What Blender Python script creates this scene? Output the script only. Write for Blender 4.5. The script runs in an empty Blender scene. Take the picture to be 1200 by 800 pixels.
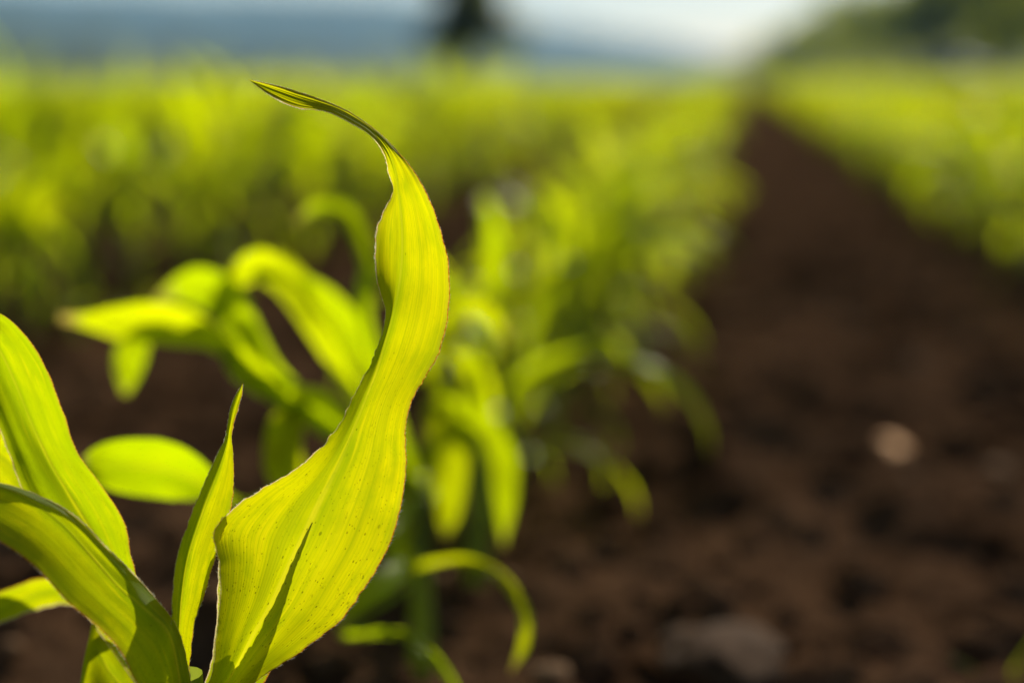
import bpy, bmesh, math, random
import numpy as np
from mathutils import Vector, Matrix, noise

S = bpy.context.scene
COL = S.collection
R = math.radians
rng = random.Random(11)
nrng = np.random.default_rng(5)

# ------------------------------------------------------------------ camera
CAM_H = 0.36
FPX = 1200 * 50 / 36.0
PITCH = math.atan((400 - 92) / FPX)
YAW = math.atan((868 - 600) / FPX * math.cos(PITCH))
FOCUS = 0.5
cam_pos = np.array([0.0, 0.0, CAM_H])
fwd = np.array([-math.sin(YAW) * math.cos(PITCH), math.cos(YAW) * math.cos(PITCH), -math.sin(PITCH)])
rgt = np.array([math.cos(YAW), math.sin(YAW), 0.0])
upv = np.cross(rgt, fwd)

def at(px, py, d):
    return cam_pos + d * (fwd + (px - 600) / FPX * rgt - (py - 400) / FPX * upv)

def proj(p):
    q = np.asarray(p) - cam_pos
    d = q @ fwd
    return 600 + q @ rgt / d * FPX, 400 - q @ upv / d * FPX, d

cam = bpy.data.cameras.new('camera')
cam.lens = 50; cam.sensor_width = 36; cam.sensor_fit = 'HORIZONTAL'
cam.clip_start = 0.02; cam.clip_end = 20000
cam.dof.use_dof = True
cam.dof.focus_distance = FOCUS
cam.dof.aperture_fstop = 2.5
co = bpy.data.objects.new('camera', cam)
COL.objects.link(co)
m3 = Matrix((rgt, upv, -fwd)).transposed()
co.matrix_world = Matrix.Translation(cam_pos) @ m3.to_4x4()
S.camera = co

# ------------------------------------------------------------------ light
SUN_AZ = R(14)      # from +Y towards +X
SUN_EL = R(29)
sunv = Vector((math.sin(SUN_AZ) * math.cos(SUN_EL), math.cos(SUN_AZ) * math.cos(SUN_EL), math.sin(SUN_EL)))
sl = bpy.data.lights.new('sun', 'SUN')
sl.energy = 5.0; sl.angle = R(0.53); sl.color = (1.0, 0.93, 0.80)
so = bpy.data.objects.new('sun', sl); COL.objects.link(so)
so.rotation_euler = (-sunv).to_track_quat('-Z', 'Y').to_euler()

w = bpy.data.worlds.new('World'); S.world = w; w.use_nodes = True
nt = w.node_tree; nt.nodes.clear()
sky = nt.nodes.new('ShaderNodeTexSky'); sky.sky_type = 'NISHITA'
sky.sun_disc = False; sky.sun_elevation = SUN_EL; sky.sun_rotation = SUN_AZ
sky.air_density = 1.0; sky.dust_density = 0.7; sky.ozone_density = 1.0
bg = nt.nodes.new('ShaderNodeBackground'); bg.inputs['Strength'].default_value = 0.06
ow = nt.nodes.new('ShaderNodeOutputWorld')
nt.links.new(sky.outputs[0], bg.inputs[0]); nt.links.new(bg.outputs[0], ow.inputs[0])
S.view_settings.view_transform = 'Standard'; S.view_settings.look = 'None'
S.view_settings.exposure = 0.4; S.view_settings.gamma = 1.0
S.cycles.use_denoising = True
S.cycles.max_bounces = 10; S.cycles.diffuse_bounces = 4; S.cycles.transmission_bounces = 6
S.cycles.volume_bounces = 1
S.cycles.sample_clamp_indirect = 6.0

# ------------------------------------------------------------------ materials
class NT:
    def __init__(self, name):
        self.m = bpy.data.materials.new(name); self.m.use_nodes = True
        self.t = self.m.node_tree; self.t.nodes.clear()
        self.out = self.n('ShaderNodeOutputMaterial')
    def n(self, typ, **kw):
        nd = self.t.nodes.new(typ)
        for k, v in kw.items(): setattr(nd, k, v)
        return nd
    def l(self, a, b): self.t.links.new(a, b)
    def setv(self, sock, v):
        if hasattr(v, 'is_linked') or isinstance(v, bpy.types.NodeSocket): self.l(v, sock)
        else:
            if isinstance(v, tuple) and len(v) == 3 and sock.type == 'RGBA': v = (*v, 1)
            sock.default_value = v
    def math(self, op, a, b=None, clamp=False):
        nd = self.n('ShaderNodeMath', operation=op); nd.use_clamp = clamp
        self.setv(nd.inputs[0], a)
        if b is not None: self.setv(nd.inputs[1], b)
        return nd.outputs[0]
    def ramp(self, fac, a, b, c0=0.0, c1=1.0):
        nd = self.n('ShaderNodeMapRange'); nd.clamp = True
        self.setv(nd.inputs[0], fac)
        nd.inputs[1].default_value = a; nd.inputs[2].default_value = b
        nd.inputs[3].default_value = c0; nd.inputs[4].default_value = c1
        return nd.outputs[0]
    def mix(self, f, a, b):
        nd = self.n('ShaderNodeMix', data_type='RGBA')
        self.setv(nd.inputs[0], f); self.setv(nd.inputs[6], a); self.setv(nd.inputs[7], b)
        return nd.outputs[2]
    def noise(self, vec, scale, detail=3.0, rough=0.5):
        nd = self.n('ShaderNodeTexNoise')
        if vec is not None: self.l(vec, nd.inputs['Vector'])
        nd.inputs['Scale'].default_value = scale; nd.inputs['Detail'].default_value = detail
        nd.inputs['Roughness'].default_value = rough
        return nd.outputs[0]
    def mapping(self, vec, scale, loc=(0, 0, 0)):
        nd = self.n('ShaderNodeMapping')
        self.l(vec, nd.inputs[0]); nd.inputs['Scale'].default_value = scale; nd.inputs['Location'].default_value = loc
        return nd.outputs[0]

def leaf_material(name, hero=False, trans=(0.60, 0.63, 0.004), refl=(0.075, 0.17, 0.004), rough=0.46, tfac=0.64, gloss=0.2):
    k = NT(name)
    uv = k.n('ShaderNodeUVMap').outputs[0]
    sep = k.n('ShaderNodeSeparateXYZ'); k.l(uv, sep.inputs[0])
    u, v = sep.outputs[0], sep.outputs[1]
    geo = k.n('ShaderNodeTexCoord').outputs['Object']
    oi = k.n('ShaderNodeObjectInfo').outputs['Random']
    # broad pale / green variation, per leaf and inside the leaf
    big = k.noise(k.mapping(uv, (2.2, 5, 1)), 1.0, 2)
    tv = k.math('ADD', k.math('MULTIPLY', big, 0.55), k.math('MULTIPLY', oi, 0.45))
    c_t = k.mix(k.ramp(tv, 0.25, 0.75), tuple(x * y for x, y in zip(trans, (0.62, 0.82, 0.9))), tuple(min(.97, x * y) for x, y in zip(trans, (1.12, 1.06, 1.1))))
    c_r = k.mix(k.ramp(tv, 0.25, 0.75), refl, tuple(x * y for x, y in zip(refl, (1.35, 1.2, 1.2))))
    # parallel veins
    nz = k.noise(k.mapping(uv, (1, 4, 1)), 2.0, 2)
    uw = k.math('ADD', u, k.math('MULTIPLY', nz, 0.012))
    vein_s = k.noise(k.mapping(uv, (58, 0.8, 1)), 1.0, 3, 0.65)
    wv = k.math('SINE', k.math('MULTIPLY', uw, 6.2832 * (46 if hero else 26)))
    veins = k.math('ADD', k.math('MULTIPLY', k.ramp(wv, 0.2, 1.0), 0.6), k.math('MULTIPLY', k.ramp(vein_s, 0.35, 0.7), 0.75))
    c_t = k.mix(k.math('MULTIPLY', veins, 0.40 if hero else 0.55), c_t, tuple(x * y for x, y in zip(trans, (0.52, 0.72, 0.6))))
    # streaks of thicker pale tissue running along the blade
    st = k.noise(k.mapping(uv, (14, 1.6, 1), (3, 1, 0)), 1.0, 2, 0.5)
    c_t = k.mix(k.math('MULTIPLY', k.ramp(st, 0.58, 0.72), 0.35), c_t, (0.86, 0.80, 0.004))
    # midrib: pale, thick
    du = k.math('ABSOLUTE', k.math('SUBTRACT', u, 0.5))
    wid = k.math('ADD', k.math('MULTIPLY', k.math('SUBTRACT', 1.0, v), 0.018), 0.008)
    rib = k.ramp(k.math('DIVIDE', du, wid), 0.5, 1.3, 1.0, 0.0)
    halo = k.ramp(k.math('DIVIDE', du, wid), 1.2, 4.5, 0.38, 0.0)
    c_t = k.mix(halo, c_t, tuple(x * y for x, y in zip(trans, (0.42, 0.62, 0.6))))
    if not hero:
        dry = k.ramp(k.math('ADD', v, k.math('MULTIPLY', k.math('SUBTRACT', k.noise(geo, 30, 2), 0.5), 0.25)), 0.90, 1.0)
        c_t = k.mix(k.math('MULTIPLY', dry, 0.8), c_t, (0.42, 0.26, 0.08)); c_r = k.mix(k.math('MULTIPLY', dry, 0.8), c_r, (0.28, 0.2, 0.11))
    c_t = k.mix(k.math('MULTIPLY', rib, 0.8), c_t, (0.80, 0.74, 0.012))
    c_r = k.mix(k.math('MULTIPLY', rib, 0.7), c_r, (0.22, 0.28, 0.03))
    height = k.math('ADD', k.math('MULTIPLY', veins, 0.25), k.math('MULTIPLY', rib, 0.8))
    if hero:
        # soil specks and scratches splashed on the blade
        vec = k.mapping(uv, (1.0, 3.4, 1))
        def specks(scale, rad, seed, dens):
            vo = k.n('ShaderNodeTexVoronoi'); vo.inputs['Scale'].default_value = scale
            k.l(k.mapping(vec, (1, 1, 1), (seed, seed * .7, 0)), vo.inputs['Vector'])
            cs = k.n('ShaderNodeSeparateColor'); k.l(vo.outputs['Color'], cs.inputs[0])
            wob = k.math('ADD', vo.outputs['Distance'], k.math('MULTIPLY', k.math('SUBTRACT', k.noise(vec, scale * 4, 2), 0.5), 0.12))
            on = k.math('MULTIPLY', k.ramp(wob, rad * .6, rad, 1.0, 0.0), k.math('GREATER_THAN', cs.outputs[0], dens))
            return k.math('MULTIPLY', on, k.ramp(cs.outputs[1], 0, 1, 0.7, 1.0))
        low = k.ramp(v, 0.10, 0.62, 1.0, 0.0)
        sp = k.math('MAXIMUM', k.math('MULTIPLY', specks(27, 0.18, 1.3, 0.70), low), k.math('MULTIPLY', specks(60, 0.27, 4.1, 0.74), low))
        sp = k.math('MAXIMUM', sp, k.math('MULTIPLY', specks(12, 0.085, 8.7, 0.70), k.ramp(v, 0.3, 0.75, 1.0, 0.2)))
        sp = k.math('MAXIMUM', sp, k.math('MULTIPLY', specks(19, 0.2, 6.2, 0.90), low))
        scr = k.n('ShaderNodeTexNoise'); scr.inputs['Scale'].default_value = 1.0; scr.inputs['Detail'].default_value = 4
        k.l(k.mapping(uv, (26, 60, 1), (9, 2, 0)), scr.inputs['Vector'])
        line = k.ramp(k.math('ABSOLUTE', k.math('SUBTRACT', scr.outputs[0], 0.56)), 0.0, 0.012, 1.0, 0.0)
        msk = k.ramp(k.noise(k.mapping(uv, (5, 14, 1), (2, 7, 0)), 1.0, 1), 0.53, 0.60)
        sp = k.math('MAXIMUM', sp, k.math('MULTIPLY', k.math('MULTIPLY', line, msk), k.math('MULTIPLY', low, 0.75)))
        c_t = k.mix(k.math('MULTIPLY', sp, 0.9), c_t, (0.02, 0.013, 0.002))
        c_r = k.mix(k.math('MULTIPLY', sp, 0.9), c_r, (0.035, 0.022, 0.01))
    if hero:
        # long dull green bands and yellow flecks in the blade
        bd = k.noise(k.mapping(uv, (9, 1.1, 1), (5, 3, 0)), 1.0, 3, 0.55)
        c_t = k.mix(k.math('MULTIPLY', k.ramp(bd, 0.50, 0.66), 0.5), c_t, (0.28, 0.40, 0.003))
        bl = k.noise(k.mapping(uv, (3.2, 9, 1), (4, 2, 0)), 1.0, 4, 0.6)
        c_t = k.mix(k.math('MULTIPLY', k.ramp(bl, 0.46, 0.68), 0.70), c_t, (0.36, 0.48, 0.002))
        fl = k.noise(k.mapping(uv, (22, 7, 1), (1, 8, 0)), 1.0, 2, 0.5)
        c_t = k.mix(k.math('MULTIPLY', k.ramp(fl, 0.60, 0.70), 0.45), c_t, (0.95, 0.84, 0.004))
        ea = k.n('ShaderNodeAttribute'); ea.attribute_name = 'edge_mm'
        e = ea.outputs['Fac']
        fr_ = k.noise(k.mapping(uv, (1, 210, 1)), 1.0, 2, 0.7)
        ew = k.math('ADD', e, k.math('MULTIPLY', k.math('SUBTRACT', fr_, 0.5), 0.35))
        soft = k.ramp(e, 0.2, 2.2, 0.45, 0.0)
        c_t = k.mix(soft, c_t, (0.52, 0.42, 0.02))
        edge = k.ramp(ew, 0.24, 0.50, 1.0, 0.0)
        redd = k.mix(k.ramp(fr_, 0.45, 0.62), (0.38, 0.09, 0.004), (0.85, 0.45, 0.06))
        pale = k.mix(k.ramp(fr_, 0.40, 0.55), (0.75, 0.42, 0.16), (0.93, 0.82, 0.50))  # pale pink of the left margin paints in its lit rim
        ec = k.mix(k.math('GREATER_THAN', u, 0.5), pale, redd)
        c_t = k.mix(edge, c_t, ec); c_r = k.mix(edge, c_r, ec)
    bump = k.n('ShaderNodeBump'); bump.inputs['Strength'].default_value = 0.35; bump.inputs['Distance'].default_value = 0.0006
    k.l(height, bump.inputs['Height'])
    nrm = bump.outputs[0]
    d = k.n('ShaderNodeBsdfDiffuse'); k.setv(d.inputs[0], c_r); k.l(nrm, d.inputs['Normal'])
    t = k.n('ShaderNodeBsdfTranslucent'); k.setv(t.inputs[0], c_t); k.l(nrm, t.inputs['Normal'])
    mx = k.n('ShaderNodeMixShader'); mx.inputs[0].default_value = tfac
    k.l(d.outputs[0], mx.inputs[1]); k.l(t.outputs[0], mx.inputs[2])
    g = k.n('ShaderNodeBsdfGlossy'); g.inputs['Roughness'].default_value = rough; g.inputs[0].default_value = (1, 0.96, 0.86, 1)
    k.l(nrm, g.inputs['Normal'])
    fr = k.n('ShaderNodeFresnel'); fr.inputs[0].default_value = 1.42; k.l(nrm, fr.inputs['Normal'])
    mg = k.n('ShaderNodeMixShader'); k.l(k.math('MULTIPLY', k.math('MINIMUM', fr.outputs[0], 0.22), gloss), mg.inputs[0])
    k.l(mx.outputs[0], mg.inputs[1]); k.l(g.outputs[0], mg.inputs[2])
    k.l(mg.outputs[0], k.out.inputs[0])
    return k.m

def simple(name, c1, c2, scale=8.0, rough=0.8, bump=0.0, metallic=0.0, transl=None, coat=0.0):
    k = NT(name)
    oc = k.n('ShaderNodeTexCoord').outputs['Object']
    f = k.noise(oc, scale, 5, 0.6)
    col = k.mix(k.ramp(f, 0.3, 0.7), c1, c2)
    p = k.n('ShaderNodeBsdfPrincipled')
    k.setv(p.inputs['Base Color'], col)
    p.inputs['Roughness'].default_value = rough; p.inputs['Metallic'].default_value = metallic
    p.inputs['Coat Weight'].default_value = coat
    if rough > .55: p.inputs['Specular IOR Level'].default_value = 0.1
    if bump:
        b = k.n('ShaderNodeBump'); b.inputs['Strength'].default_value = bump; b.inputs['Distance'].default_value = 0.5 / scale
        k.l(f, b.inputs['Height']); k.l(b.outputs[0], p.inputs['Normal'])
    sh = p.outputs[0]
    if transl:
        t = k.n('ShaderNodeBsdfTranslucent'); t.inputs[0].default_value = (*transl, 1)
        mx = k.n('ShaderNodeMixShader'); mx.inputs[0].default_value = 0.55
        k.l(sh, mx.inputs[1]); k.l(t.outputs[0], mx.inputs[2]); sh = mx.outputs[0]
    k.l(sh, k.out.inputs[0])
    return k.m

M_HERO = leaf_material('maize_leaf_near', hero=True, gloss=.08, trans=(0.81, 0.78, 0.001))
M_LEAF = leaf_material('maize_leaf', gloss=.05, rough=.2, trans=(0.93, 0.93, 0.001))
M_FAR = leaf_material('maize_leaf_far', gloss=.008, rough=.3, trans=(0.86, 0.88, 0.001))
M_HAIR = simple('leaf_hair', (0.7, 0.66, 0.5), (0.8, 0.78, 0.7), 100, 0.4, transl=(0.8, 0.8, 0.6))
M_STALK = simple('maize_stalk', (0.10, 0.16, 0.03), (0.18, 0.24, 0.05), 60, 0.45, transl=(0.3, 0.36, 0.03))
M_SPECK = simple('soil_crumb', (0.03, 0.02, 0.012), (0.07, 0.045, 0.03), 300, 0.9)

def soil_material():
    k = NT('dark_soil')
    oc = k.n('ShaderNodeTexCoord').outputs['Object']
    a = k.noise(oc, 7.0, 6, 0.65); b = k.noise(oc, 40.0, 6, 0.7); c = k.noise(oc, 220.0, 4, 0.7)
    col = k.mix(k.ramp(a, 0.3, 0.7), (0.050, 0.0255, 0.012), (0.175, 0.092, 0.047))
    col = k.mix(k.math('MULTIPLY', k.ramp(b, 0.52, 0.72), 0.55), col, (0.24, 0.135, 0.07))
    col = k.mix(k.math('MULTIPLY', k.ramp(b, 0.5, 0.3), 0.6), col, (0.022, 0.011, 0.006))
    p = k.n('ShaderNodeBsdfDiffuse'); k.setv(p.inputs[0], col); p.inputs['Roughness'].default_value = 0.6
    h = k.math('ADD', k.math('MULTIPLY', b, 1.0), k.math('MULTIPLY', c, 0.35))
    bp = k.n('ShaderNodeBump'); bp.inputs['Strength'].default_value = 0.9; bp.inputs['Distance'].default_value = 0.012
    k.l(h, bp.inputs['Height']); k.l(bp.outputs[0], p.inputs['Normal'])
    k.l(p.outputs[0], k.out.inputs[0])
    return k.m
M_SOIL = soil_material()
M_DRY = simple('dry_soil', (0.035, 0.019, 0.009), (0.085, 0.045, 0.021), 90, 0.95, bump=0.5)
M_LITC = simple('sunlit_tone_soil', (0.09, 0.05, 0.024), (0.22, 0.125, 0.06), 20, 0.95)  # paler soil colour, puts sunlit spots into the crumbs
M_STONE = simple('tan_stone', (0.46, 0.22, 0.07), (0.68, 0.35, 0.13), 60, 0.75, bump=0.4)
M_BARK = simple('bark', (0.035, 0.026, 0.018), (0.08, 0.06, 0.04), 6, 0.95, bump=0.5)
M_TREE_A = simple('tree_foliage_dark', (0.028, 0.05, 0.012), (0.055, 0.085, 0.02), 1.2, 0.6, transl=(0.26, 0.30, 0.010))
M_TREE_B = simple('tree_foliage_green', (0.09, 0.13, 0.008), (0.15, 0.19, 0.012), 1.2, 0.6, transl=(0.55, 0.58, 0.010))
M_HILL = simple('forested_hill', (0.030, 0.055, 0.028), (0.075, 0.10, 0.05), 0.02, 0.95, bump=0.0)
M_MEADOW = simple('field_margin_grass', (0.10, 0.14, 0.010), (0.17, 0.21, 0.016), 0.8, 0.9)

# ------------------------------------------------------------------ mesh helpers
def mesh_obj(name, verts, faces, mats, parent=None, uvs=None, mat_idx=None, smooth=True, origin=None):
    """verts in world space; parented or origin-given objects store them relative to that origin"""
    v = np.asarray(verts, dtype=np.float64)
    if origin is not None: v = v - np.asarray(origin)
    me = bpy.data.meshes.new(name)
    if isinstance(faces, np.ndarray):
        n, kk = faces.shape
        me.vertices.add(len(v)); me.vertices.foreach_set('co', v.astype(np.float32).ravel())
        me.loops.add(n * kk); me.loops.foreach_set('vertex_index', faces.astype(np.int32).ravel())
        me.polygons.add(n); me.polygons.foreach_set('loop_start', np.arange(0, n * kk, kk, dtype=np.int32))
        me.update(calc_edges=True)
    else:
        me.from_pydata([tuple(x) for x in v], [], faces)
    if uvs is not None:
        ul = me.uv_layers.new(name='UVMap')
        li = np.empty(len(me.loops), dtype=np.int32); me.loops.foreach_get('vertex_index', li)
        ul.data.foreach_set('uv', np.asarray(uvs, dtype=np.float32)[li].ravel())
    for m in (mats if isinstance(mats, (list, tuple)) else [mats]): me.materials.append(m)
    if mat_idx is not None: me.polygons.foreach_set('material_index', np.asarray(mat_idx, dtype=np.int32))
    if smooth: me.polygons.foreach_set('use_smooth', np.ones(len(me.polygons), dtype=bool))
    me.validate()
    o = bpy.data.objects.new(name, me); COL.objects.link(o)
    if parent is not None: o.parent = parent
    elif origin is not None: o.location = tuple(origin)
    return o

def tag(o, label=None, cat=None, group=None, kind=None):
    if label: o['label'] = label
    if cat: o['category'] = cat
    if group: o['group'] = group
    if kind: o['kind'] = kind
    return o

def empty(name, loc, label, cat, group=None):
    o = bpy.data.objects.new(name, None); COL.objects.link(o); o.location = tuple(loc)
    o.empty_display_size = 0.05
    return tag(o, label, cat, group)

def grid_faces(nv, nu, off=0):
    """nv rows of nu verts"""
    i = np.arange(nv - 1)[:, None] * nu + np.arange(nu - 1)[None, :]
    i = i.ravel() + off
    return np.stack([i, i + 1, i + nu + 1, i + nu], 1)

def crom(pts, n, ts=None):
    """Catmull-Rom through the points, n samples"""
    P = np.asarray(pts, dtype=float)
    P = np.vstack([2 * P[0] - P[1], P, 2 * P[-1] - P[-2]])
    t = np.linspace(0, len(pts) - 1, n) if ts is None else np.asarray(ts)
    i = np.clip(t.astype(int), 0, len(pts) - 2); f = (t - i)[:, None]
    a, b, c, d = P[i], P[i + 1], P[i + 2], P[i + 3]
    return 0.5 * (2 * b + (c - a) * f + (2 * a - 5 * b + 4 * c - d) * f ** 2 + (-a + 3 * b - 3 * c + d) * f ** 3)

def tube(path, radii, n=6, off=0):
    path = np.asarray(path); N = len(path)
    T = np.gradient(path, axis=0); T /= np.linalg.norm(T, axis=1)[:, None] + 1e-12
    ref = np.array([0.31, 0.22, 0.92]) if abs(T[0] @ np.array([0.31, 0.22, 0.92])) < 0.9 else np.array([1.0, 0, 0])
    A = np.cross(T, ref); A /= np.linalg.norm(A, axis=1)[:, None] + 1e-12
    B = np.cross(T, A)
    ang = np.linspace(0, 2 * math.pi, n, endpoint=False)
    V = path[:, None, :] + np.asarray(radii)[:, None, None] * (np.cos(ang)[None, :, None] * A[:, None, :] + np.sin(ang)[None, :, None] * B[:, None, :])
    F = []
    for r in range(N - 1):
        for k in range(n):
            F.append((off + r * n + k, off + r * n + (k + 1) % n, off + (r + 1) * n + (k + 1) % n, off + (r + 1) * n + k))
    return V.reshape(-1, 3), np.array(F)

class Acc:
    def __init__(self): self.v = []; self.f = []; self.m = []; self.uv = []; self.n = 0
    def add(self, v, f, mat=0, uv=None):
        v = np.asarray(v); self.v.append(v); self.f.append(np.asarray(f) + self.n)
        self.m.append(np.full(len(f), mat)); self.uv.append(np.zeros((len(v), 2)) if uv is None else uv); self.n += len(v)
    def build(self, name, mats, **kw):
        return mesh_obj(name, np.vstack(self.v), np.vstack(self.f), mats, uvs=np.vstack(self.uv), mat_idx=np.concatenate(self.m), **kw)

# ------------------------------------------------------------------ leaves traced on the near plant
def ruffle(n, amp, seed, freq=1.0):
    x = np.arange(n) * freq
    return np.array([noise.noise(Vector((a, seed, 0.3))) for a in x]) * amp

def traced_leaf(name, st, parent, origin, nv=150, nu=25, wav=0.0012, seed=1.0, mats=None, hairs=0, curl=1.5, off=None):
    """st: stations ((Lx,Ly,Ld),(Mx,My,Md),(Rx,Ry,Rd)) from base to tip, on the surface of the real leaf"""
    st = np.asarray(st, dtype=float)
    L = crom(st[:, 0], nv); Mi = crom(st[:, 1], nv); Rr = crom(st[:, 2], nv)
    t = np.linspace(0, 1, nv)
    L0, R0 = L.copy(), Rr.copy()
    L[:, :2] += np.stack([ruffle(nv, 1.4, seed + 1, .35) + ruffle(nv, .8, seed + 2, 1.7)] * 2, 1) * (1 - t ** 8)[:, None]
    Rr[:, :2] += np.stack([ruffle(nv, 1.2, seed + 3, .35) + ruffle(nv, .7, seed + 4, 1.7)] * 2, 1) * (1 - t ** 8)[:, None]
    us = np.sin(np.linspace(-math.pi / 2, math.pi / 2, nu))
    ED = np.zeros((nv, nu))
    V = np.zeros((nv, nu, 3)); UV = np.zeros((nv, nu, 2))
    for j, u in enumerate(us):
        E = L if u < 0 else Rr
        a = abs(u)
        E0 = L0 if u < 0 else R0
        p = Mi + (E0 - Mi) * a + (E - E0) * a ** 10
        p[:, 2] = Mi[:, 2] + (E[:, 2] - Mi[:, 2]) * a ** curl
        for i in range(nv):
            q = at(*p[i])
            if off is not None: q = q + np.array(sunv) * np.interp(t[i], np.linspace(0, 1, len(off)), off)
            un = noise.noise(Vector((u * 1.6, t[i] * 7, seed))) * wav * (0.25 + a) + noise.noise(Vector((u * 5.5, t[i] * 3, seed + 9))) * wav * 0.35
            if abs(u) > 0.99: un += noise.noise(Vector((0, t[i] * 40, seed + u))) * wav * .25
            V[i, j] = q + fwd * un
            UV[i, j] = ((u + 1) / 2, t[i])
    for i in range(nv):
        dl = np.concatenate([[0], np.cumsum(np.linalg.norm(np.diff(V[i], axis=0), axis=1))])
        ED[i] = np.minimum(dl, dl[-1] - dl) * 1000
    acc = Acc()
    acc.add(V.reshape(-1, 3), grid_faces(nv, nu), 0, UV.reshape(-1, 2))
    for side in (0, nu - 1):
        if hairs:
            hv = []; hf = []
            for h in range(hairs):
                i = rng.randint(2, nv - 4)
                f_ = rng.random()
                b = V[i, side] * (1 - f_) + V[i + 1, side] * f_
                ax = V[i + 1, side] - V[i, side]; ax /= np.linalg.norm(ax) + 1e-9
                outw = V[i, side] - V[i, nu // 2]; outw /= np.linalg.norm(outw) + 1e-9
                ln = rng.uniform(0.35, 1.0) * (0.0013 if i < nv * .3 else 0.0006)
                tip = b + ln * (outw * rng.uniform(.6, 1) + ax * rng.uniform(.2, .9) + fwd * rng.uniform(-.5, .5))
                sd = np.cross(tip - b, fwd); sd /= np.linalg.norm(sd) + 1e-9
                q0 = len(hv); r0 = 0.00007
                hv += [b - sd * r0, b + sd * r0, b + fwd * r0, tip]
                hf += [(q0, q0 + 1, q0 + 3, q0 + 3), (q0 + 1, q0 + 2, q0 + 3, q0 + 3), (q0 + 2, q0, q0 + 3, q0 + 3)]
            # triangles as quads with a short tip edge
            hv2 = []; hf2 = []
            for h in range(0, len(hv), 4):
                b0, b1, b2, tp = hv[h:h + 4]; e = (b1 - b0) * .1
                q0 = len(hv2)
                hv2 += [b0, b1, b2, tp - e, tp + e]
                hf2 += [(q0, q0 + 1, q0 + 4, q0 + 3), (q0 + 1, q0 + 2, q0 + 3, q0 + 4)]
            acc.add(np.array(hv2), np.array(hf2), 1)
    o = acc.build(name, mats or [M_HERO, M_HAIR], parent=parent, origin=origin)
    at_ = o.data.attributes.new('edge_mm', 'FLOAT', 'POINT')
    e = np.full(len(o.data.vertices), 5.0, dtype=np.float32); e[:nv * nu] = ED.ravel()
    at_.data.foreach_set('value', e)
    return o

def ribbon_stations(mid, half, roll, n=12, vfold=0.25):
    """stations from a midrib in picture points with half widths (picture points) and a roll about the midrib"""
    P = crom(np.asarray(mid, float), n)
    hw = crom(np.asarray([[h] for h in half], float), n)[:, 0]
    rl = crom(np.asarray([[r] for r in roll], float), n)[:, 0] if hasattr(roll, '__len__') else np.full(n, roll)
    T = np.gradient(P[:, :2], axis=0); T /= np.linalg.norm(T, axis=1)[:, None] + 1e-9
    N = np.stack([T[:, 1], -T[:, 0]], 1)     # to the left of travel
    out = []
    for i in range(n):
        cr, sr = math.cos(R(rl[i])), math.sin(R(rl[i]))
        d = P[i, 2]; hd = hw[i] / FPX * d
        a = P[i, :2] + N[i] * hw[i] * cr; b = P[i, :2] - N[i] * hw[i] * cr
        out.append(((a[0], a[1], d - hd * sr - hd * vfold), (P[i, 0], P[i, 1], d), (b[0], b[1], d + hd * sr - hd * vfold)))
    return out

# ------------------------------------------------------------------ generic maize plants
def leaf_geo(base, az, length, width, elev, droop, nv, nu, r, tw=0.0):
    """one arching strap leaf in plant space -> verts, uvs"""
    ts = np.linspace(0, 1, nv)
    pos = np.array(base, float); out = np.zeros((nv, nu, 3)); uv = np.zeros((nv, nu, 2))
    step = length / (nv - 1)
    kink = r.uniform(.3, .6); ph = r.uniform(0, 6); azd = r.uniform(-.5, .5)
    for i, t in enumerate(ts):
        el = elev - droop * (t ** 1.25) * (1 + .35 * (t > kink) * (t - kink))
        a2 = az + azd * t * t
        T = np.array([math.cos(a2) * math.cos(el), math.sin(a2) * math.cos(el), math.sin(el)])
        side = np.array([-math.sin(a2), math.cos(a2), 0])
        nr = np.cross(T, side)
        tw_ = tw * t
        sd = side * math.cos(tw_) + nr * math.sin(tw_); nn = np.cross(T, sd)
        w = width * .5 * min(1, (0.42 + 2.6 * t)) * (1 - t ** 2.6) ** .8
        for j in range(nu):
            u = -1 + 2 * j / (nu - 1)
            wob = math.sin(t * 13 + ph + (u > 0) * 1.7) * .1 * abs(u)
            out[i, j] = pos + sd * w * u + nn * w * (-(.28 - .22 * t) * abs(u) + wob)
            uv[i, j] = ((u + 1) / 2, t)
        pos = pos + T * step
    return out.reshape(-1, 3), uv.reshape(-1, 2)

def plant_geo(seed, nv=12, nu=5, nl=6, stn=6):
    r = random.Random(seed)
    az0 = r.uniform(0, 6.28)
    hs = r.uniform(.15, .20)
    lean = np.array([r.uniform(-.02, .02), r.uniform(-.02, .02)])
    def stalk_pt(z): return np.array([lean[0] * z / hs, lean[1] * z / hs, z])
    parts = []
    zz = np.linspace(-0.015, hs + .02, 6)
    sv, sf = tube(np.array([stalk_pt(z) for z in zz]), np.linspace(.0075, .004, 6), stn)
    parts.append(('stalk', sv, sf, np.zeros((len(sv), 2))))
    for k in range(nl):
        f = k / (nl - 1); q = 6 * f; qi = min(int(q), 5); qf = q - qi
        z = .035 + f * (hs - .02)
        az = az0 + math.pi * k + r.uniform(-.9, .9)
        LN = (.13, .19, .225, .235, .205, .165, .135); length = (LN[qi] * (1 - qf) + LN[qi + 1] * qf) * r.uniform(.8, 1.2)
        WN = (.014, .018, .022, .024, .022, .018, .013); wd = (WN[qi] * (1 - qf) + WN[qi + 1] * qf) * r.uniform(.85, 1.15)
        elev = R(34 + 42 * f + r.uniform(-14, 14))
        droop = R(140 - 75 * f + r.uniform(-25, 25))
        v, uv = leaf_geo(stalk_pt(z), az, length, wd, elev, droop, nv, nu, r, r.uniform(-.7, .7))
        parts.append(('leaf', v, grid_faces(nv, nu), uv))
    return parts

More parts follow.
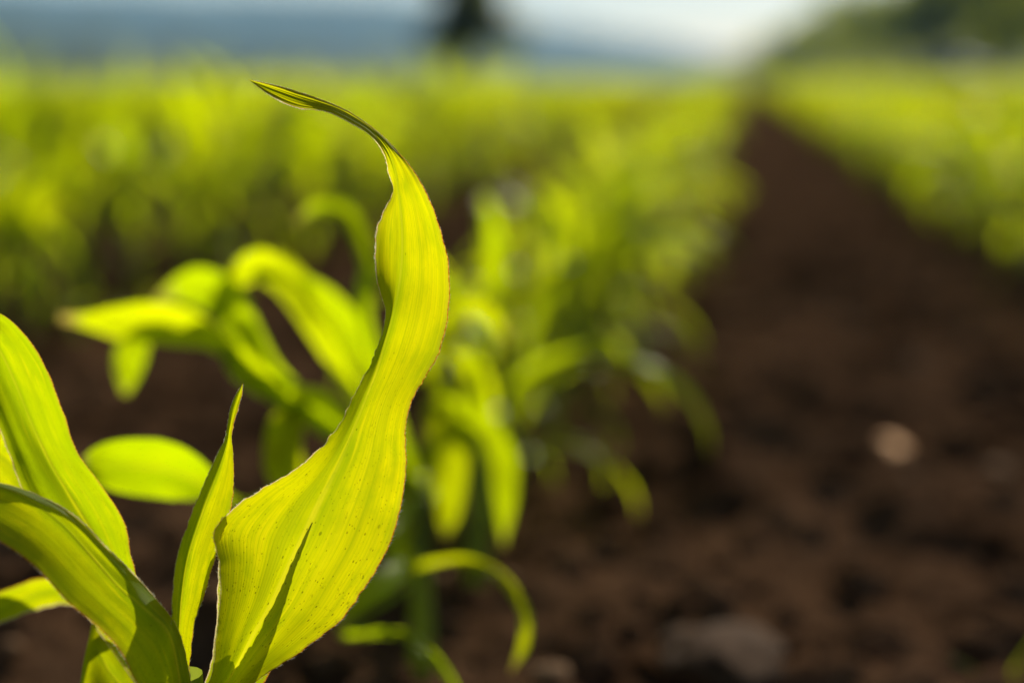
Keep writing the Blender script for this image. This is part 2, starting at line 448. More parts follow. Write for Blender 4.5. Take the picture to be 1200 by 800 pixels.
# ------------------------------------------------------------------ ground
def soil_h(x, y):
    d = math.hypot(x, y)
    f = max(0.0, min(1.0, (14 - d) / 8))
    h = 0.0
    if f > 0:
        h += noise.fractal(Vector((x * 4.0, y * 4.0, 0)), 0.9, 2.1, 5) * 0.014 * f
        n2 = noise.noise(Vector((x * 17, y * 17, 3.3)))
        h += max(0, n2) ** 1.4 * 0.042 * f
        n3 = noise.noise(Vector((x * 45, y * 45, 7.3)))
        h += max(0, n3) ** 1.2 * 0.017 * f
    return h
def axis_pts(lo, hi, fine_lo, fine_hi, stp, grow=1.12):
    a = list(np.arange(fine_lo, fine_hi, stp)); s = stp
    x = a[-1]
    while x < hi: s = s * grow; x += s; a.append(min(x, hi))
    s = stp; x = a[0]; b = []
    while x > lo: s = s * grow; x -= s; b.append(max(x, lo))
    return np.array(b[::-1] + a)
xs = axis_pts(-3200, 3200, -1.5, 1.15, 0.0085, 1.06)
ys = axis_pts(-60, 4200, 0.35, 3.2, 0.0095, 1.035)
gx, gy = np.meshgrid(xs, ys)
gz = np.array([soil_h(a, b) if abs(a) < 14 and -2 < b < 14 else 0.0 for a, b in zip(gx.ravel(), gy.ravel())])
ground = mesh_obj('soil_ground', np.stack([gx.ravel(), gy.ravel(), gz], 1), grid_faces(len(ys), len(xs)), M_SOIL)
tag(ground, kind='structure')

def ico_clod(r, size, sub=2):
    bm = bmesh.new(); bmesh.ops.create_icosphere(bm, subdivisions=sub, radius=1.0)
    sd = r.uniform(0, 100)
    sc = Vector((r.uniform(.75, 1.3), r.uniform(.75, 1.2), r.uniform(.55, .9)))
    V = []
    for v in bm.verts:
        n = v.co.normalized()
        k = 1 + .38 * noise.noise(n * 1.3 + Vector((sd, 0, 0))) + .22 * noise.noise(n * 3.1 + Vector((0, sd, 0))) + .1 * noise.noise(n * 7 + Vector((0, 0, sd)))
        V.append((n.x * k * sc.x * size, n.y * k * sc.y * size, n.z * k * sc.z * size))
    F = np.array([[q.index for q in f.verts] for f in bm.faces])
    bm.free()
    return np.array(V), F
protos = [ico_clod(rng, 1.0) for _ in range(14)]
cv, cf, n0 = [], [], 0
for i in range(5200):
    y = 0.45 + 7.5 * rng.random() ** 1.9
    x = rng.uniform(-.75 * y - .35, .42 * y + .3)
    s = 0.0022 + 0.015 * rng.random() ** 3.0
    if rng.random() < .03: s *= 1.7
    V, F = protos[rng.randrange(14)]
    a = rng.uniform(0, 6.28); c_, s_ = math.cos(a), math.sin(a)
    W = V * s; W = np.stack([W[:, 0] * c_ - W[:, 1] * s_, W[:, 0] * s_ + W[:, 1] * c_, W[:, 2]], 1)
    cv.append(W + np.array([x, y, soil_h(x, y) + s * .25])); cf.append(F + n0); n0 += len(V)
cl = mesh_obj('soil_crumbs', np.vstack(cv), np.vstack(cf), M_SOIL, smooth=False)
tag(cl, 'dark brown crumbs of soil scattered over the ploughed ground', 'soil', kind='stuff')
cv, cf, n0 = [], [], 0
for i in range(650):
    y = 0.5 + 6.5 * rng.random() ** 1.6
    x = rng.uniform(-.75 * y - .3, .42 * y + .3)
    s = 0.002 + 0.009 * rng.random() ** 3
    V, F = protos[rng.randrange(14)]
    W = V * s + np.array([x, y, soil_h(x, y) + s * .5]); cv.append(W); cf.append(F + n0); n0 += len(V)
dc = mesh_obj('sunlit_tone_crumbs', np.vstack(cv), np.vstack(cf), M_LITC, smooth=False)
tag(dc, 'crumbs of soil coloured paler as if sunlit, lying on the dark ground', 'soil', kind='stuff')

def ground_at(px, py, z=0.0):
    r_ = fwd + (px - 600) / FPX * rgt - (py - 400) / FPX * upv
    return cam_pos + r_ * ((z - cam_pos[2]) / r_[2])

def clod_thing(name, px, py, size, mat, label, cat, squash=1.0, group=None):
    p = ground_at(px, py)
    V, F = ico_clod(rng, size, 3)
    V[:, 2] *= squash
    o = mesh_obj(name, V + p + np.array([0, 0, size * .35]), F, mat, origin=p, smooth=True)
    return tag(o, label, cat, group)
clod_thing('stone', 1036, 538, 0.030, M_STONE, 'pale tan flat stone catching the sun on the dirt path', 'stone', .34)
clod_thing('stone', 1172, 556, 0.016, M_LITC, 'small dull brown stone right of the larger pale stone on the path', 'stone', .4)
G_CL = 'big clods of soil lying on the path'
clod_thing('soil_clod', 845, 795, 0.036, M_DRY, 'large rounded brown clod at the bottom of the path', 'soil clod', .6, G_CL)
clod_thing('soil_clod', 690, 785, 0.018, M_SOIL, 'small brown clod on the soil just left of the large rounded clod', 'soil clod', 1, G_CL)
clod_thing('soil_clod', 1010, 700, 0.026, M_SOIL, 'reddish brown clod on the path below the pale tan stone', 'soil clod', .8, G_CL)
clod_thing('soil_clod', 770, 640, 0.018, M_SOIL, 'small crumbly clod on the path beside the maize row', 'soil clod', .9, G_CL)
clod_thing('soil_clod', 960, 330, 0.05, M_SOIL, 'blurred broad clod in the far middle of the path', 'soil clod', .6, G_CL)

# ------------------------------------------------------------------ the sharp maize plant
base_w = at(212, 800, 0.5); ROWX = float(base_w[0]); base_w = np.array([ROWX, base_w[1], 0.0])
ROW_SP = 0.75
hero = empty('maize_plant', base_w, 'sharp backlit young maize plant with a tall twisted leaf, nearest in its row', 'maize plant', 'young maize plants in the field')
D = .5
# stalk with sheaths
zt = at(212, 790, D)
path = np.array([base_w + (zt - base_w) * f for f in np.linspace(-.05, 1.0, 12)]); path[:, 0] += np.sin(np.linspace(0, 3.1, 12)) * .002
sv, sf = tube(path, np.linspace(.0085, .0075, 12), 14)
mesh_obj('stalk', sv, sf, M_STALK, parent=hero, origin=base_w)

# tall twisted leaf
A = [((206, 860, .500), (222, 868, .507), (240, 860, .500)),
     ((226, 830, .496), (246, 835, .507), (268, 828, .496)),
     ((247, 790, .491), (276, 782, .505), (306, 794, .493)),
     ((253, 745, .488), (297, 742, .504), (355, 762, .492)),
     ((258, 700, .488), (318, 706, .504), (398, 728, .491)),
     ((257, 660, .489), (336, 668, .504), (427, 689, .491)),
     ((251, 620, .491), (356, 628, .503), (451, 650, .491)),
     ((290, 583, .493), (374, 588, .503), (466, 610, .492)),
     ((330, 560, .494), (388, 560, .503), (472, 580, .492)),
     ((368, 532, .494), (403, 528, .503), (476, 545, .493)),
     ((397, 498, .494), (417, 494, .503), (475, 508, .494)),
     ((413, 466, .493), (430, 462, .503), (481, 474, .495)),
     ((428, 438, .491), (441, 434, .503), (497, 444, .496)),
     ((440, 412, .490), (450, 404, .503), (514, 414, .497)),
     ((452, 370, .491), (460, 368, .502), (525, 372, .498)),
     ((442, 330, .496), (468, 330, .503), (527, 330, .498)),
     ((439, 292, .499), (471, 292, .502), (523, 296, .498)),
     ((445, 256, .503), (470, 254, .501), (512, 256, .497)),
     ((460, 226, .506), (466, 224, .500), (498, 222, .496)),
     ((456, 205, .5035), (463, 200, .5000), (482, 196, .4985)),
     ((449, 180, .4995), (453, 174, .4995), (461, 172, .5010)),
     ((434, 159, .4980), (436, 154, .4992), (442, 154, .5015)),
     ((412, 145, .4970), (415, 140, .4990), (420, 138, .5022)),
     ((382, 131, .4968), (388, 127, .4990), (394, 124, .5028)),
     ((346, 126, .4970), (352, 118, .4990), (356, 110, .5028)),
     ((318, 113, .4982), (322, 107, .4995), (325, 101, .5018)),
     ((292, 94, .5), (292, 94, .5), (292, 94, .5))]
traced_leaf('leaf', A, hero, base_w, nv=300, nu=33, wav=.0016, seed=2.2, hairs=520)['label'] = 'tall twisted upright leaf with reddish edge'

# narrow young blade in the whorl
B = [((196, 850, .497), (206, 850, .503), (218, 850, .497)),
     ((197, 795, 0.487), (206, 795, .503), (221, 797, .495)),
     ((200, 740, 0.485), (210, 738, .503), (227, 733, .494)),
     ((202, 700, 0.485), (213, 698, .503), (239, 700, .494)),
     ((208, 652, 0.485), (221, 650, .503), (252, 655, .494)),
     ((225, 600, 0.486), (238, 598, .503), (268, 610, .495)),
     ((247, 549, 0.487), (256, 552, .502), (274, 570, .495)),
     ((262, 516, 0.488), (266, 520, .501), (274, 534, .496)),
     ((266, 500, .495), (269, 502, .500), (272, 508, .498)),
     ((269, 480, .496), (274, 480, .500), (280, 478, .498)),
     ((276, 462, .497), (280, 462, .500), (284, 462, .499)),
     ((285, 448, .5), (285, 448, .5), (285, 448, .5))]
traced_leaf('leaf', B, hero, base_w, nv=150, nu=21, wav=.0008, seed=5.1, hairs=260)['label'] = 'narrow upright young blade in the whorl'

# arching leaf to the lower left, folded along its midrib
C = [((228, 845, .494), (214, 845, .486), (196, 850, .490)),
     ((222, 790, .491), (210, 790, .484), (180, 830, .484)),
     ((208, 737, .489), (198, 740, .481), (160, 800, .476)),
     ((186, 705, .487), (172, 714, .480), (140, 762, .474)),
     ((160, 674, .484), (142, 689, .479), (112, 733, .472)),
     ((129, 643, .482), (110, 653, .478), (80, 706, .470)),
     ((92, 606, .481), (74, 614, .478), (45, 668, .469)),
     ((52, 583, .481), (38, 587, .478), (12, 642, .468)),
     ((6, 567, .481), (0, 570, .478), (-26, 620, .468)),
     ((-42, 563, .481), (-48, 566, .477), (-66, 606, .469)),
     ((-92, 578, .480), (-96, 580, .477), (-106, 606, .470)),
     ((-140, 612, .475), (-140, 612, .475), (-140, 612, .475))]
traced_leaf('leaf', C, hero, base_w, nv=150, nu=25, wav=.0012, seed=7.4, hairs=320)['label'] = 'broad arching leaf bending down to the left'

# broad leaf standing behind it on the left
Dl = [((196, 850, .506), (206, 850, .512), (216, 850, .506)),
      ((160, 780, .508), (182, 775, .517), (200, 770, .508)),
      ((108, 700, .512), (148, 705, .517), (170, 705, .512)),
      ((62, 630, .516), (118, 640, .521), (156, 655, .516)),
      ((30, 580, .518), (88, 590, .523), (146, 610, .518)),
      ((10, 530, .519), (60, 545, .524), (118, 566, .519)),
      ((-6, 490, .519), (38, 500, .524), (92, 530, .519)),
      ((-22, 450, .518), (18, 450, .523), (74, 478, .518)),
      ((-40, 412, .516), (-2, 408, .521), (55, 430, .516)),
      ((-62, 384, .514), (-30, 376, .519), (28, 391, .514)),
      ((-86, 362, .512), (-60, 352, .522), (-6, 364, .512)),
      ((-130, 352, .510), (-115, 344, .516), (-80, 340, .510)),
      ((-180, 362, .508), (-180, 362, .508), (-180, 362, .508))]
traced_leaf('leaf', Dl, hero, base_w, nv=150, nu=25, wav=.0022, seed=9.9, hairs=60)['label'] = 'broad yellow green leaf rising to the left edge'
# a second one almost hidden behind it
E2 = ribbon_stations([(206, 850, .515), (150, 740, .535), (90, 640, .548), (38, 575, .552), (6, 540, .552), (-30, 520, .55), (-80, 525, .545)], (10, 30, 38, 34, 28, 20, 1), -15)
traced_leaf('leaf', E2, hero, base_w, nv=60, nu=13, wav=.0015, seed=12.1)
# low leaves
Fl = ribbon_stations([(206, 850, .51), (165, 745, .54), (120, 700, .56), (70, 691, .57), (20, 704, .575), (-30, 728, .575), (-80, 770, .57)], (8, 14, 17, 17, 18, 15, 1), -8)
traced_leaf('leaf', Fl, hero, base_w, nv=60, nu=13, wav=.001, seed=14.1)
El = [((214, 862, .530), (206, 868, .530), (196, 875, .524)),
      ((190, 825, .534), (178, 842, .533), (166, 866, .524)),
      ((165, 790, .538), (150, 812, .535), (138, 850, .525)),
      ((142, 757, .540), (128, 785, .537), (118, 840, .526)),
      ((117, 731, .540), (111, 760, .537), (103, 825, .527)),
      ((106, 735, .537), (99, 790, .533), (90, 850, .525)),
      ((96, 790, .530), (88, 840, .527), (80, 890, .522)),
      ((80, 900, .52), (78, 910, .52), (76, 920, .52))]
traced_leaf('leaf', El, hero, base_w, nv=70, nu=15, wav=.001, seed=15.3)
# added hidden blades behind the tall leaf, outlined to cast its shadow bands
edge_shadow_blade = ribbon_stations([(222, 860, .503), (252, 800, .505), (262, 740, .505), (262, 690, .503), (266, 650, .501), (274, 622, .499)], (8, 16, 18, 15, 12, 2), 5)
traced_leaf('leaf', edge_shadow_blade, hero, base_w, nv=70, nu=13, wav=.0006, seed=17.3, off=(.004, .006, .006, .005, .004, .003))
rib_shadow_blade = ribbon_stations([(240, 860, .503), (288, 800, .504), (308, 755, .504), (328, 705, .504), (345, 660, .504), (366, 612, .503)], (12, 19, 12, 6.5, 3.5, .8), 5)
traced_leaf('leaf', rib_shadow_blade, hero, base_w, nv=70, nu=13, wav=.0006, seed=19.3, off=(.004, .008, .010, .012, .012, .011))

# ------------------------------------------------------------------ plants of the same row whose leaves can be told apart
def traced_plant(base, label, leaves, stalk_top):
    base = np.array(base, float)
    o = empty('maize_plant', base, label, 'maize plant', 'young maize plants in the field')
    zt = np.array(stalk_top)
    pth = np.array([base + (zt - base) * f for f in np.linspace(-.06, 1.0, 8)])
    v, f = tube(pth, np.linspace(.008, .005, 8), 10)
    mesh_obj('stalk', v, f, M_STALK, parent=o, origin=base)
    for i, (mid, half, roll) in enumerate(leaves):
        traced_leaf('leaf', ribbon_stations(mid, [h * .74 for h in half], roll), o, base, nv=48, nu=11, wav=.003, seed=30 + i * 1.7 + base[1] * 9, mats=[M_LEAF, M_HAIR])
    return o
y2 = .80
p2 = np.array([ROWX + .006, y2, 0.0])
q2 = proj(p2 + np.array([0, 0, .12])); sx, sy, sd = q2
print('plant2 whorl', q2)
traced_plant(p2, 'blurred young maize plant just behind the sharp one, with leaves drooping both ways',
    [([(sx, sy, sd), (390, 420, .80), (345, 345, .81), (310, 312, .82), (285, 320, .83), (262, 350, .83)], (8, 14, 20, 26, 20, 2), -8),
     ([(sx, sy, sd), (360, 470, .79), (318, 430, .79), (292, 395, .80), (262, 352, .81), (225, 335, .82), (180, 352, .82)], (8, 12, 16, 24, 34, 30, 3), -12),
     ([(sx, sy, sd), (340, 480, .77), (300, 440, .76), (255, 400, .77), (200, 380, .775), (140, 377, .78), (104, 376, .785), (70, 372, .79)], (6, 9, 11, 18, 34, 28, 13, 7), -15),
     ([(225, 385, .79), (190, 380, .81), (165, 392, .82), (152, 420, .82), (148, 462, .82)], (8, 14, 20, 25, 6), 0),
     ([(sx, sy, sd), (400, 430, .81), (372, 370, .83), (345, 325, .84), (322, 290, .85)], (8, 12, 18, 18, 3), 10),
     ([(350, 330, .84), (380, 352, .85), (412, 392, .86), (440, 440, .86), (456, 490, .86)], (14, 22, 28, 22, 3), 8),
     ([(sx, sy, sd), (350, 480, .77), (310, 450, .76), (282, 425, .76), (258, 405, .77)], (8, 12, 22, 26, 3), -10),
     ([(sx, sy, sd), (380, 470, .79), (345, 480, .77), (332, 520, .76), (335, 560, .75), (345, 592, .75)], (8, 14, 22, 32, 28, 3), 10),
     ([(sx, sy, sd), (370, 560, .75), (300, 590, .70), (252, 575, .67), (225, 560, .66), (185, 549, .655), (140, 545, .65), (112, 542, .645), (96, 540, .64)], (6, 7, 7, 16, 40, 50, 46, 30, 6), -24),
     ([(sx, sy, sd), (430, 380, .82), (432, 310, .84), (410, 255, .86), (375, 240, .87), (345, 262, .87)], (8, 14, 18, 18, 14, 2), 35)],
    p2 + np.array([0, 0, .125]))
y3 = .95
p3 = np.array([ROWX + .012, y3, 0.0]); q3 = proj(p3 + np.array([0, 0, .11])); sx, sy, sd = q3
print('plant3 whorl', q3)
traced_plant(p3, 'second maize plant behind the sharp one, with a long leaf arching over the bottom soil',
    [([(sx, sy, sd), (540, 470, .93), (575, 505, .90), (590, 545, .885), (592, 590, .875), (590, 640, .87)], (8, 16, 22, 28, 20, 2), 35),
     ([(sx, sy, sd), (510, 470, .92), (525, 510, .90), (528, 560, .89), (525, 600, .885), (522, 632, .88)], (8, 20, 30, 26, 18, 2), -10),
     ([(sx, sy, sd), (500, 540, .88), (460, 620, .80), (470, 660, .76), (425, 700, .72), (390, 735, .70)], (8, 14, 20, 20, 17, 2), 10),
     ([(sx, sy, sd), (490, 600, .86), (475, 665, .80), (520, 655, .76), (575, 665, .74), (612, 710, .73), (615, 750, .725), (598, 788, .72)], (6, 8, 9, 10, 10, 11, 12, 2), -40),
     ([(sx, sy, sd), (505, 430, .95), (520, 380, .96), (560, 360, .97), (600, 400, .97)], (8, 15, 18, 14, 2), 30)],
    p3 + np.array([0, 0, .12]))
p3b = np.array([ROWX - .01, .87, 0.0]); q3b = proj(p3b + np.array([0, 0, .04])); sx, sy, sd = q3b
print('seedling', q3b)
traced_plant(p3b, 'small low maize seedling at the foot of the second plant, with curled leaf tips', [
     ([(sx, sy, sd), (400, 740, .78), (425, 742, .75), (470, 742, .74), (505, 765, .73), (530, 800, .725), (545, 840, .72)], (5, 6, 9, 9, 9, 10, 2), -40),
     ([(sx, sy, sd), (370, 680, .82), (340, 700, .80), (315, 740, .79)], (6, 10, 10, 2), 20)],
    p3b + np.array([0, 0, .045]))

# ------------------------------------------------------------------ the rest of the rows
variants = []
for s in range(9):
    geo = plant_geo(100 + s, 12, 5, 8 + s % 3)
    meshes = []
    for (nm, v, f, uv) in geo:
        o = mesh_obj(nm, v, f, M_STALK if nm == 'stalk' else M_LEAF, uvs=uv)
        meshes.append((nm, o.data)); bpy.data.objects.remove(o)
    acc = Acc()
    for (nm, v, f, uv) in geo: acc.add(v, f, 1 if nm == 'stalk' else 0, uv)
    o = acc.build('maize_plant', [M_LEAF, M_STALK]); whole = o.data; bpy.data.objects.remove(o)
    variants.append((meshes, whole))
lowres = []
for s in range(6):
    a_v, a_f, a_u, n = [], [], [], 0
    for (nm, v, f, uv) in plant_geo(200 + s, 6, 3, 9, 3)[1:]:
        a_v.append(v); a_f.append(f + n); a_u.append(uv); n += len(v)
    lowres.append((np.vstack(a_v), np.vstack(a_f), np.vstack(a_u)))

spots = []
for k in range(-75, 26):
    x0 = ROWX + ROW_SP * k
    y = 0.35 + rng.uniform(0, .15)
    if k == 0: y = .93
    while y < 95:
        stp = (.12 if k else .075) * rng.uniform(.7, 1.35)
        dens = 1.0
        if y > 35: stp *= 3.2; dens = 1.5
        y += stp
        x = x0 + rng.gauss(0, .012)
        az = math.atan2(x, y) + YAW        # from the view axis, right positive
        dist = math.hypot(x, y)
        if az < R(-30) - .25 / dist - R(3) or az > R(20) + .25 / dist + R(4): continue
        if dist < .42: continue
        if rng.random() < .04: continue
        infr = R(-20.5) - .1 / dist < az < R(20.5) + .1 / dist
        spots.append((dist, x, y, k, dens, infr))
spots.sort()
inds = [s for s in spots if s[5]][:295]
iset = set(id(s) for s in inds)
rest = [s for s in spots if id(s) not in iset]
ORD = 'third fourth fifth sixth seventh eighth ninth tenth eleventh twelfth'.split()
ORD1 = ['nearest', 'second nearest', 'third nearest', 'fourth nearest', 'fifth nearest', 'sixth nearest', 'seventh nearest', 'eighth nearest', 'ninth nearest', 'tenth nearest']
ROWN = {1: 'in the row edging the right side of the dirt path', -1: 'in the first row left of the sharp plant', 2: 'in the second row right of the dirt path', -2: 'in the second row left of the sharp plant'}
cnt = {}
GRP = 'young maize plants in the field'
for i, (dist, x, y, k, dens, infr) in enumerate(inds):
    n = cnt.get(k, 0); cnt[k] = n + 1
    sc = rng.uniform(.82, 1.2) * (rng.uniform(1.08, 1.38) if k < 0 else 1)
    if k == 0: sc *= .86
    vi = rng.randrange(9); rz = rng.uniform(0, 6.28)
    loc = (x, y, soil_h(x, y) - .004)
    if k == 0:
        lab = f'{ORD[n]} blurred maize plant behind the sharp one in the same row' if n < 10 else 'small blurred maize plant far along the sharp plant\'s own row'
    elif k in ROWN:
        lab = f'{ORD1[n]} blurred maize plant {ROWN[k]}' if n < 10 else f'blurred far maize plant {ROWN[k]}'
    elif k < -2:
        lab = 'blurred maize plant in the rows farther left than the second row'
    else:
        lab = 'blurred maize plant in the rows beyond the second row right of the path'
    if i < 130:
        o = empty('maize_plant', loc, lab, 'maize plant', GRP)
        for (nm, me) in variants[vi][0]:
            c = bpy.data.objects.new(nm, me); COL.objects.link(c); c.parent = o
    else:
        o = bpy.data.objects.new('maize_plant', variants[vi][1]); COL.objects.link(o); o.location = loc
        tag(o, lab, 'maize plant', GRP)
    o.rotation_euler = (rng.uniform(-.06, .06), rng.uniform(-.06, .06), rz); o.scale = (sc, sc, sc)
av, af, au, n = [], [], [], 0
for (dist, x, y, k, dens, infr) in rest:
    V, F, U = lowres[rng.randrange(6)]
    a = rng.uniform(0, 6.28); sc = rng.uniform(.86, 1.16); c_, s_ = math.cos(a), math.sin(a)
    W = np.stack([(V[:, 0] * c_ - V[:, 1] * s_) * dens, (V[:, 0] * s_ + V[:, 1] * c_) * dens, V[:, 2]], 1) * sc + np.array([x, y, 0])
    av.append(W); af.append(F + n); au.append(U); n += len(V)
fc = mesh_obj('maize_crop', np.vstack(av), np.vstack(af), M_FAR, uvs=np.vstack(au))
tag(fc, 'rows of young maize stretching away to the horizon', 'maize crop', GRP, 'stuff')
print('spots', len(spots), 'rest', len(rest), 'counts', cnt)

# grass weed at the lower right
wp = ground_at(1172, 810)
wd = empty('grass_weed', wp, 'thin green grass weed on the soil at the lower right corner', 'weed')
for i in range(4):
    v, uv = leaf_geo((0, 0, 0), rng.uniform(0, 6.28) if i else .4, rng.uniform(.03, .05) if i else .075, .0032, R(62 if i == 0 else 45), R(30), 10, 3, rng)
    mesh_obj('blade', v, grid_faces(10, 3), M_LEAF, parent=wd, uvs=uv)

# ------------------------------------------------------------------ background: land, hills, trees, car
mg = mesh_obj('grass_verge', [(-900, 97, .02), (900, 97, .02), (900, 1500, .03), (-900, 1500, .03)], np.array([[0, 1, 2, 3]]), M_MEADOW)
tag(mg, kind='structure')

def hill(name, az_pts, dist, depth, seed, mat):
    """az_pts: (picture x, picture height above the horizon in points) for the ridge"""
    xsn = np.array([a for a, _ in az_pts], float); hs = np.array([b for _, b in az_pts], float)
    N, Kk = 240, 26
    V = np.zeros((Kk, N, 3))
    for j, px in enumerate(np.linspace(xsn[0], xsn[-1], N)):
        hh = np.interp(px, xsn, hs)
        az = math.atan((px - 600) / FPX) - YAW
        for i in range(Kk):
            f = i / (Kk - 1)
            dd = dist + depth * (f - .5)
            e = math.sin(math.pi * f) ** 1.2
            z = hh / FPX * dist * e + (noise.noise(Vector((px * .02, f * 5, seed))) * 6 + noise.noise(Vector((px * .11, f * 14, seed))) * 2.2) * e
            V[i, j] = (math.sin(az) * dd, math.cos(az) * dd, z - 1.0)
    o = mesh_obj(name, V.reshape(-1, 3), grid_faces(Kk, N), mat)
    return tag(o, kind='structure')
hill('far_hills', [(-900, 90), (-200, 100), (100, 98), (250, 95), (400, 95), (480, 90), (560, 74), (650, 62), (750, 46), (850, 28), (950, 18), (1100, 14), (1700, 10)], 2600, 900, 1.2, M_HILL)
hill('near_hill', [(-900, 50), (-200, 58), (0, 60), (150, 44), (300, 34), (450, 30), (600, 14), (700, 6), (1000, 3), (1700, 3)], 800, 300, 5.2, M_HILL)
hill('wooded_slope', [(770, 0), (830, 10), (880, 32), (930, 60), (1000, 90), (1100, 115), (1300, 100), (1700, 110)], 420, 240, 8.2, M_MEADOW)

def tree(px, dist, height, crown_w, label, mat, bare=.25, n=2600, leafsz=.22, group=None, seed=0, ground_z=0.0):
    r = random.Random(seed)
    az = math.atan((px - 600) / FPX) - YAW
    b = np.array([math.sin(az) * dist, math.cos(az) * dist, ground_z])
    o = empty('tree', b, label, 'tree', group)
    acc = Acc()
    H = height
    pth = np.array([[math.sin(f * 2 + seed) * .03 * H * f, math.cos(f * 3 + seed) * .02 * H * f, f * H * .8 - .3] for f in np.linspace(0, 1, 8)])
    v, f = tube(pth, H * .028 * np.linspace(1.15, .2, 8), 9); acc.add(v, f)
    tips = []
    for q in range(11):
        i = r.uniform(bare * 1.15, .95); p0 = np.array([np.interp(i, np.linspace(0, 1, 8), pth[:, c]) for c in range(3)])
        a = r.uniform(0, 6.28); ln = crown_w * .5 * r.uniform(.5, .95) * (1.15 - .6 * i)
        p1 = p0 + np.array([math.cos(a) * ln, math.sin(a) * ln, ln * r.uniform(.3, .8)])
        pm = (p0 + p1) / 2 + np.array([0, 0, -.06 * ln])
        v, f = tube(crom([p0, pm, p1], 6), H * .012 * np.linspace(1, .25, 6) * (1.2 - .5 * i), 5); acc.add(v, f)
        tips += [p1, pm]
    tips.append(pth[-1])
    acc.build('trunk', [M_BARK], parent=o, origin=(0, 0, 0))
    # leaf clumps about the limbs
    cl = []
    tips += [pth[i_] for i_ in (3, 4, 5, 6, 7)] * 2
    for q in range(42):
        tp = tips[q % len(tips)]
        c = tp + np.array([r.gauss(0, .10) * crown_w, r.gauss(0, .10) * crown_w, r.gauss(.04, .06) * H])
        c[2] = max(c[2], H * bare * 1.1)
        cl.append((c, crown_w * r.uniform(.12, .24)))
    V = np.zeros((n, 4, 3))
    for i in range(n):
        c, rad = cl[r.randrange(len(cl))]
        d = np.array([r.gauss(0, 1), r.gauss(0, 1), r.gauss(0, .8)]); d /= np.linalg.norm(d)
        p = c + d * rad * r.uniform(.45, 1.1)
        a_ = np.array([r.gauss(0, 1), r.gauss(0, 1), r.gauss(0, 1)]); a_ /= np.linalg.norm(a_)
        b_ = np.cross(a_, d); b_ /= np.linalg.norm(b_) + 1e-6
        s = leafsz * r.uniform(.6, 1.4)
        V[i] = [p - a_ * s, p - b_ * s * .55, p + a_ * s, p + b_ * s * .55]
    mesh_obj('crown', V.reshape(-1, 3), np.arange(n * 4).reshape(n, 4), mat, parent=o, smooth=False)
    return o
tree(545, 90, 8.2, 4.8, 'lone dark tree standing on the horizon behind the tall leaf tip', M_TREE_A, bare=.10, seed=3, n=15000, leafsz=.28)
GT = 'trees on the wooded slope at the right'
TR = [(905, 330, 8, 14, 'low rounded tree at the far left end of the wooded slope', M_TREE_B),
      (942, 290, 12, 13, 'second tree from the left end of the wooded slope', M_TREE_B),
      (985, 260, 15.5, 14, 'broad green tree midway up the wooded slope', M_TREE_B),
      (1035, 230, 15, 13, 'tall olive green tree left of the dark tree by the car', M_TREE_B),
      (1080, 170, 15, 10, 'darkest tree on the slope, standing behind the parked car', M_TREE_A),
      (1130, 180, 17, 11, 'tall dark olive tree just right of the darkest tree', M_TREE_A),
      (1172, 150, 14, 11, 'sunlit yellow green tree at the right edge of the photo', M_TREE_B),
      (1225, 140, 15, 11, 'green tree cut off by the right edge of the photo', M_TREE_B)]
for i, (px, ds, hh, cw, lab, mt) in enumerate(TR):
    tree(px, ds, hh, cw, lab, mt, bare=.12, seed=20 + i, n=4500, leafsz=.42, group=GT)

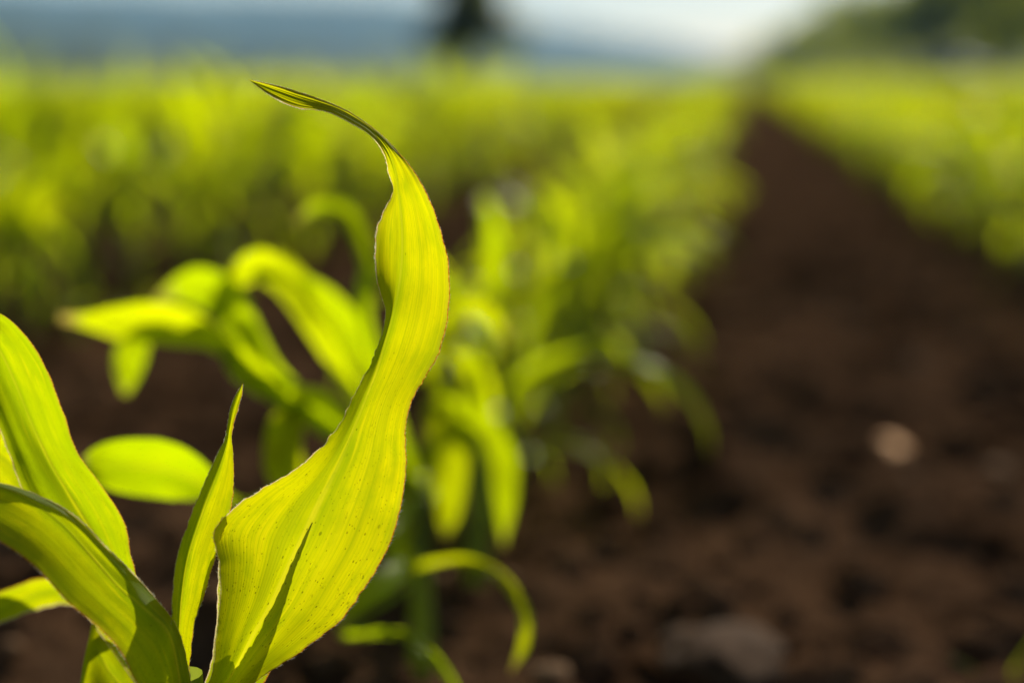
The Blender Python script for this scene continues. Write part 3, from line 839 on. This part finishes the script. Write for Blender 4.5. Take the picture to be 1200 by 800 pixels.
# parked car at the edge of the field
M_PAINT = simple('car_paint', (0.20, 0.26, 0.34), (0.23, 0.29, 0.37), 2, 0.6)
M_GLASS = simple('car_glass', (0.10, 0.13, 0.16), (0.12, 0.15, 0.18), 1, 0.7, metallic=.3)
M_TYRE = simple('tyre_rubber', (0.02, 0.02, 0.02), (0.03, 0.03, 0.03), 9, .9)
M_RIM = simple('rim_alloy', (0.5, 0.5, 0.52), (0.6, 0.6, 0.6), 9, .5, metallic=.6)
M_LAMP = simple('lamp_glass', (0.7, 0.72, 0.75), (0.8, 0.8, 0.8), 9, .3)
M_RED = simple('tail_lamp_glass', (0.35, 0.02, 0.02), (0.4, 0.03, 0.03), 9, .2)
def car(px, dist, rz):
    az = math.atan((px - 600) / FPX) - YAW
    b = np.array([math.sin(az) * dist, math.cos(az) * dist, 0.0])
    o = empty('parked_car', b, 'blurred pale blue grey car glinting at the field edge below the trees', 'car')
    o.rotation_euler = (0, 0, rz)
    def loft(secs):
        """secs: (x, half width bottom, half width top, z bottom, z top)"""
        V = []
        for (x, wb, wt, zb, ztp) in secs:
            zm = zb + (ztp - zb) * .5
            V += [(x, -wb * .9, zb), (x, -wb, zb + .12), (x, -wb, zm), (x, -wt, ztp - .05), (x, -wt * .85, ztp), (x, wt * .85, ztp), (x, wt, ztp - .05), (x, wb, zm), (x, wb, zb + .12), (x, wb * .9, zb)]
        k = 10; F = []
        for s in range(len(secs) - 1):
            for j in range(k): F.append((s * k + j, s * k + (j + 1) % k, (s + 1) * k + (j + 1) % k, (s + 1) * k + j))
        F.append(tuple(range(k))); F.append(tuple((len(secs) - 1) * k + j for j in range(k))[::-1])
        return V, F
    V, F = loft([(-2.12, .70, .62, .38, .62), (-2.02, .82, .76, .26, .84), (-1.6, .87, .80, .22, .92), (-.8, .88, .81, .2, .94), (.5, .88, .81, .2, .95), (1.3, .87, .80, .22, .98), (1.95, .84, .76, .26, .95), (2.1, .74, .66, .4, .72)])
    mesh_obj('body', V, F, M_PAINT, parent=o)
    V, F = loft([(-1.0, .78, .74, .93, .97), (-.25, .78, .60, .93, 1.42), (.2, .78, .60, .93, 1.46), (1.1, .78, .59, .93, 1.44), (1.85, .74, .66, .92, 1.0)])
    mesh_obj('cabin', V, F, M_GLASS, parent=o)
    V, F = loft([(-.28, .62, .60, 1.425, 1.475), (.3, .63, .60, 1.46, 1.51), (1.12, .62, .58, 1.44, 1.49)])
    mesh_obj('roof', V, F, M_PAINT, parent=o)
    for sx_ in (-1.32, 1.32):
        for sy_ in (-1, 1):
            wv = empty('wheel', (0, 0, 0), None, None); wv.parent = o; wv.location = (sx_, sy_ * .78, .31)
            a = np.linspace(0, 2 * math.pi, 25)
            ring = np.stack([np.cos(a) * .24, a * 0, np.sin(a) * .24], 1)
            v, f = tube(ring, np.full(25, .085), 8); mesh_obj('tyre', v, f, M_TYRE, parent=wv)
            bm = bmesh.new(); bmesh.ops.create_cone(bm, cap_ends=True, segments=20, radius1=.2, radius2=.18, depth=.1, matrix=Matrix.Rotation(R(90) * sy_, 4, 'X'))
            vv = [tuple(q.co) for q in bm.verts]; ff = [[q.index for q in fc_.verts] for fc_ in bm.faces]; bm.free()
            mesh_obj('rim', vv, ff, M_RIM, parent=wv, smooth=False)
    for sy_ in (-1, 1):
        for nm, x, mt in (('headlight', -2.07, M_LAMP), ('tail_lamp', 2.06, M_RED)):
            bm = bmesh.new(); bmesh.ops.create_uvsphere(bm, u_segments=14, v_segments=8, radius=1, matrix=Matrix.Translation((x, sy_ * .58, .72)) @ Matrix.Diagonal((.06, .16, .08, 1)))
            vv = [tuple(q.co) for q in bm.verts]; ff = [[q.index for q in fc_.verts] for fc_ in bm.faces]; bm.free()
            mesh_obj(nm, vv, ff, mt, parent=o)
    return o
car(1112, 88, R(140))

# haze
zb, ztop = -1.0, 260.0
hz = mesh_obj('haze', [(-3400, -80, zb), (3400, -80, zb), (3400, 4400, zb), (-3400, 4400, zb), (-3400, -80, ztop), (3400, -80, ztop), (3400, 4400, ztop), (-3400, 4400, ztop)],
    [(0, 3, 2, 1), (4, 5, 6, 7), (0, 1, 5, 4), (1, 2, 6, 5), (2, 3, 7, 6), (3, 0, 4, 7)], [], smooth=False)
hm = bpy.data.materials.new('haze'); hm.use_nodes = True; hm.node_tree.nodes.clear()
pv = hm.node_tree.nodes.new('ShaderNodeVolumePrincipled'); pv.inputs['Color'].default_value = (.38, .68, 1, 1)
pv.inputs['Density'].default_value = 0.00017; pv.inputs['Anisotropy'].default_value = .2
ho = hm.node_tree.nodes.new('ShaderNodeOutputMaterial'); hm.node_tree.links.new(pv.outputs[0], ho.inputs['Volume'])
hz.data.materials.append(hm); tag(hz, kind='stuff')
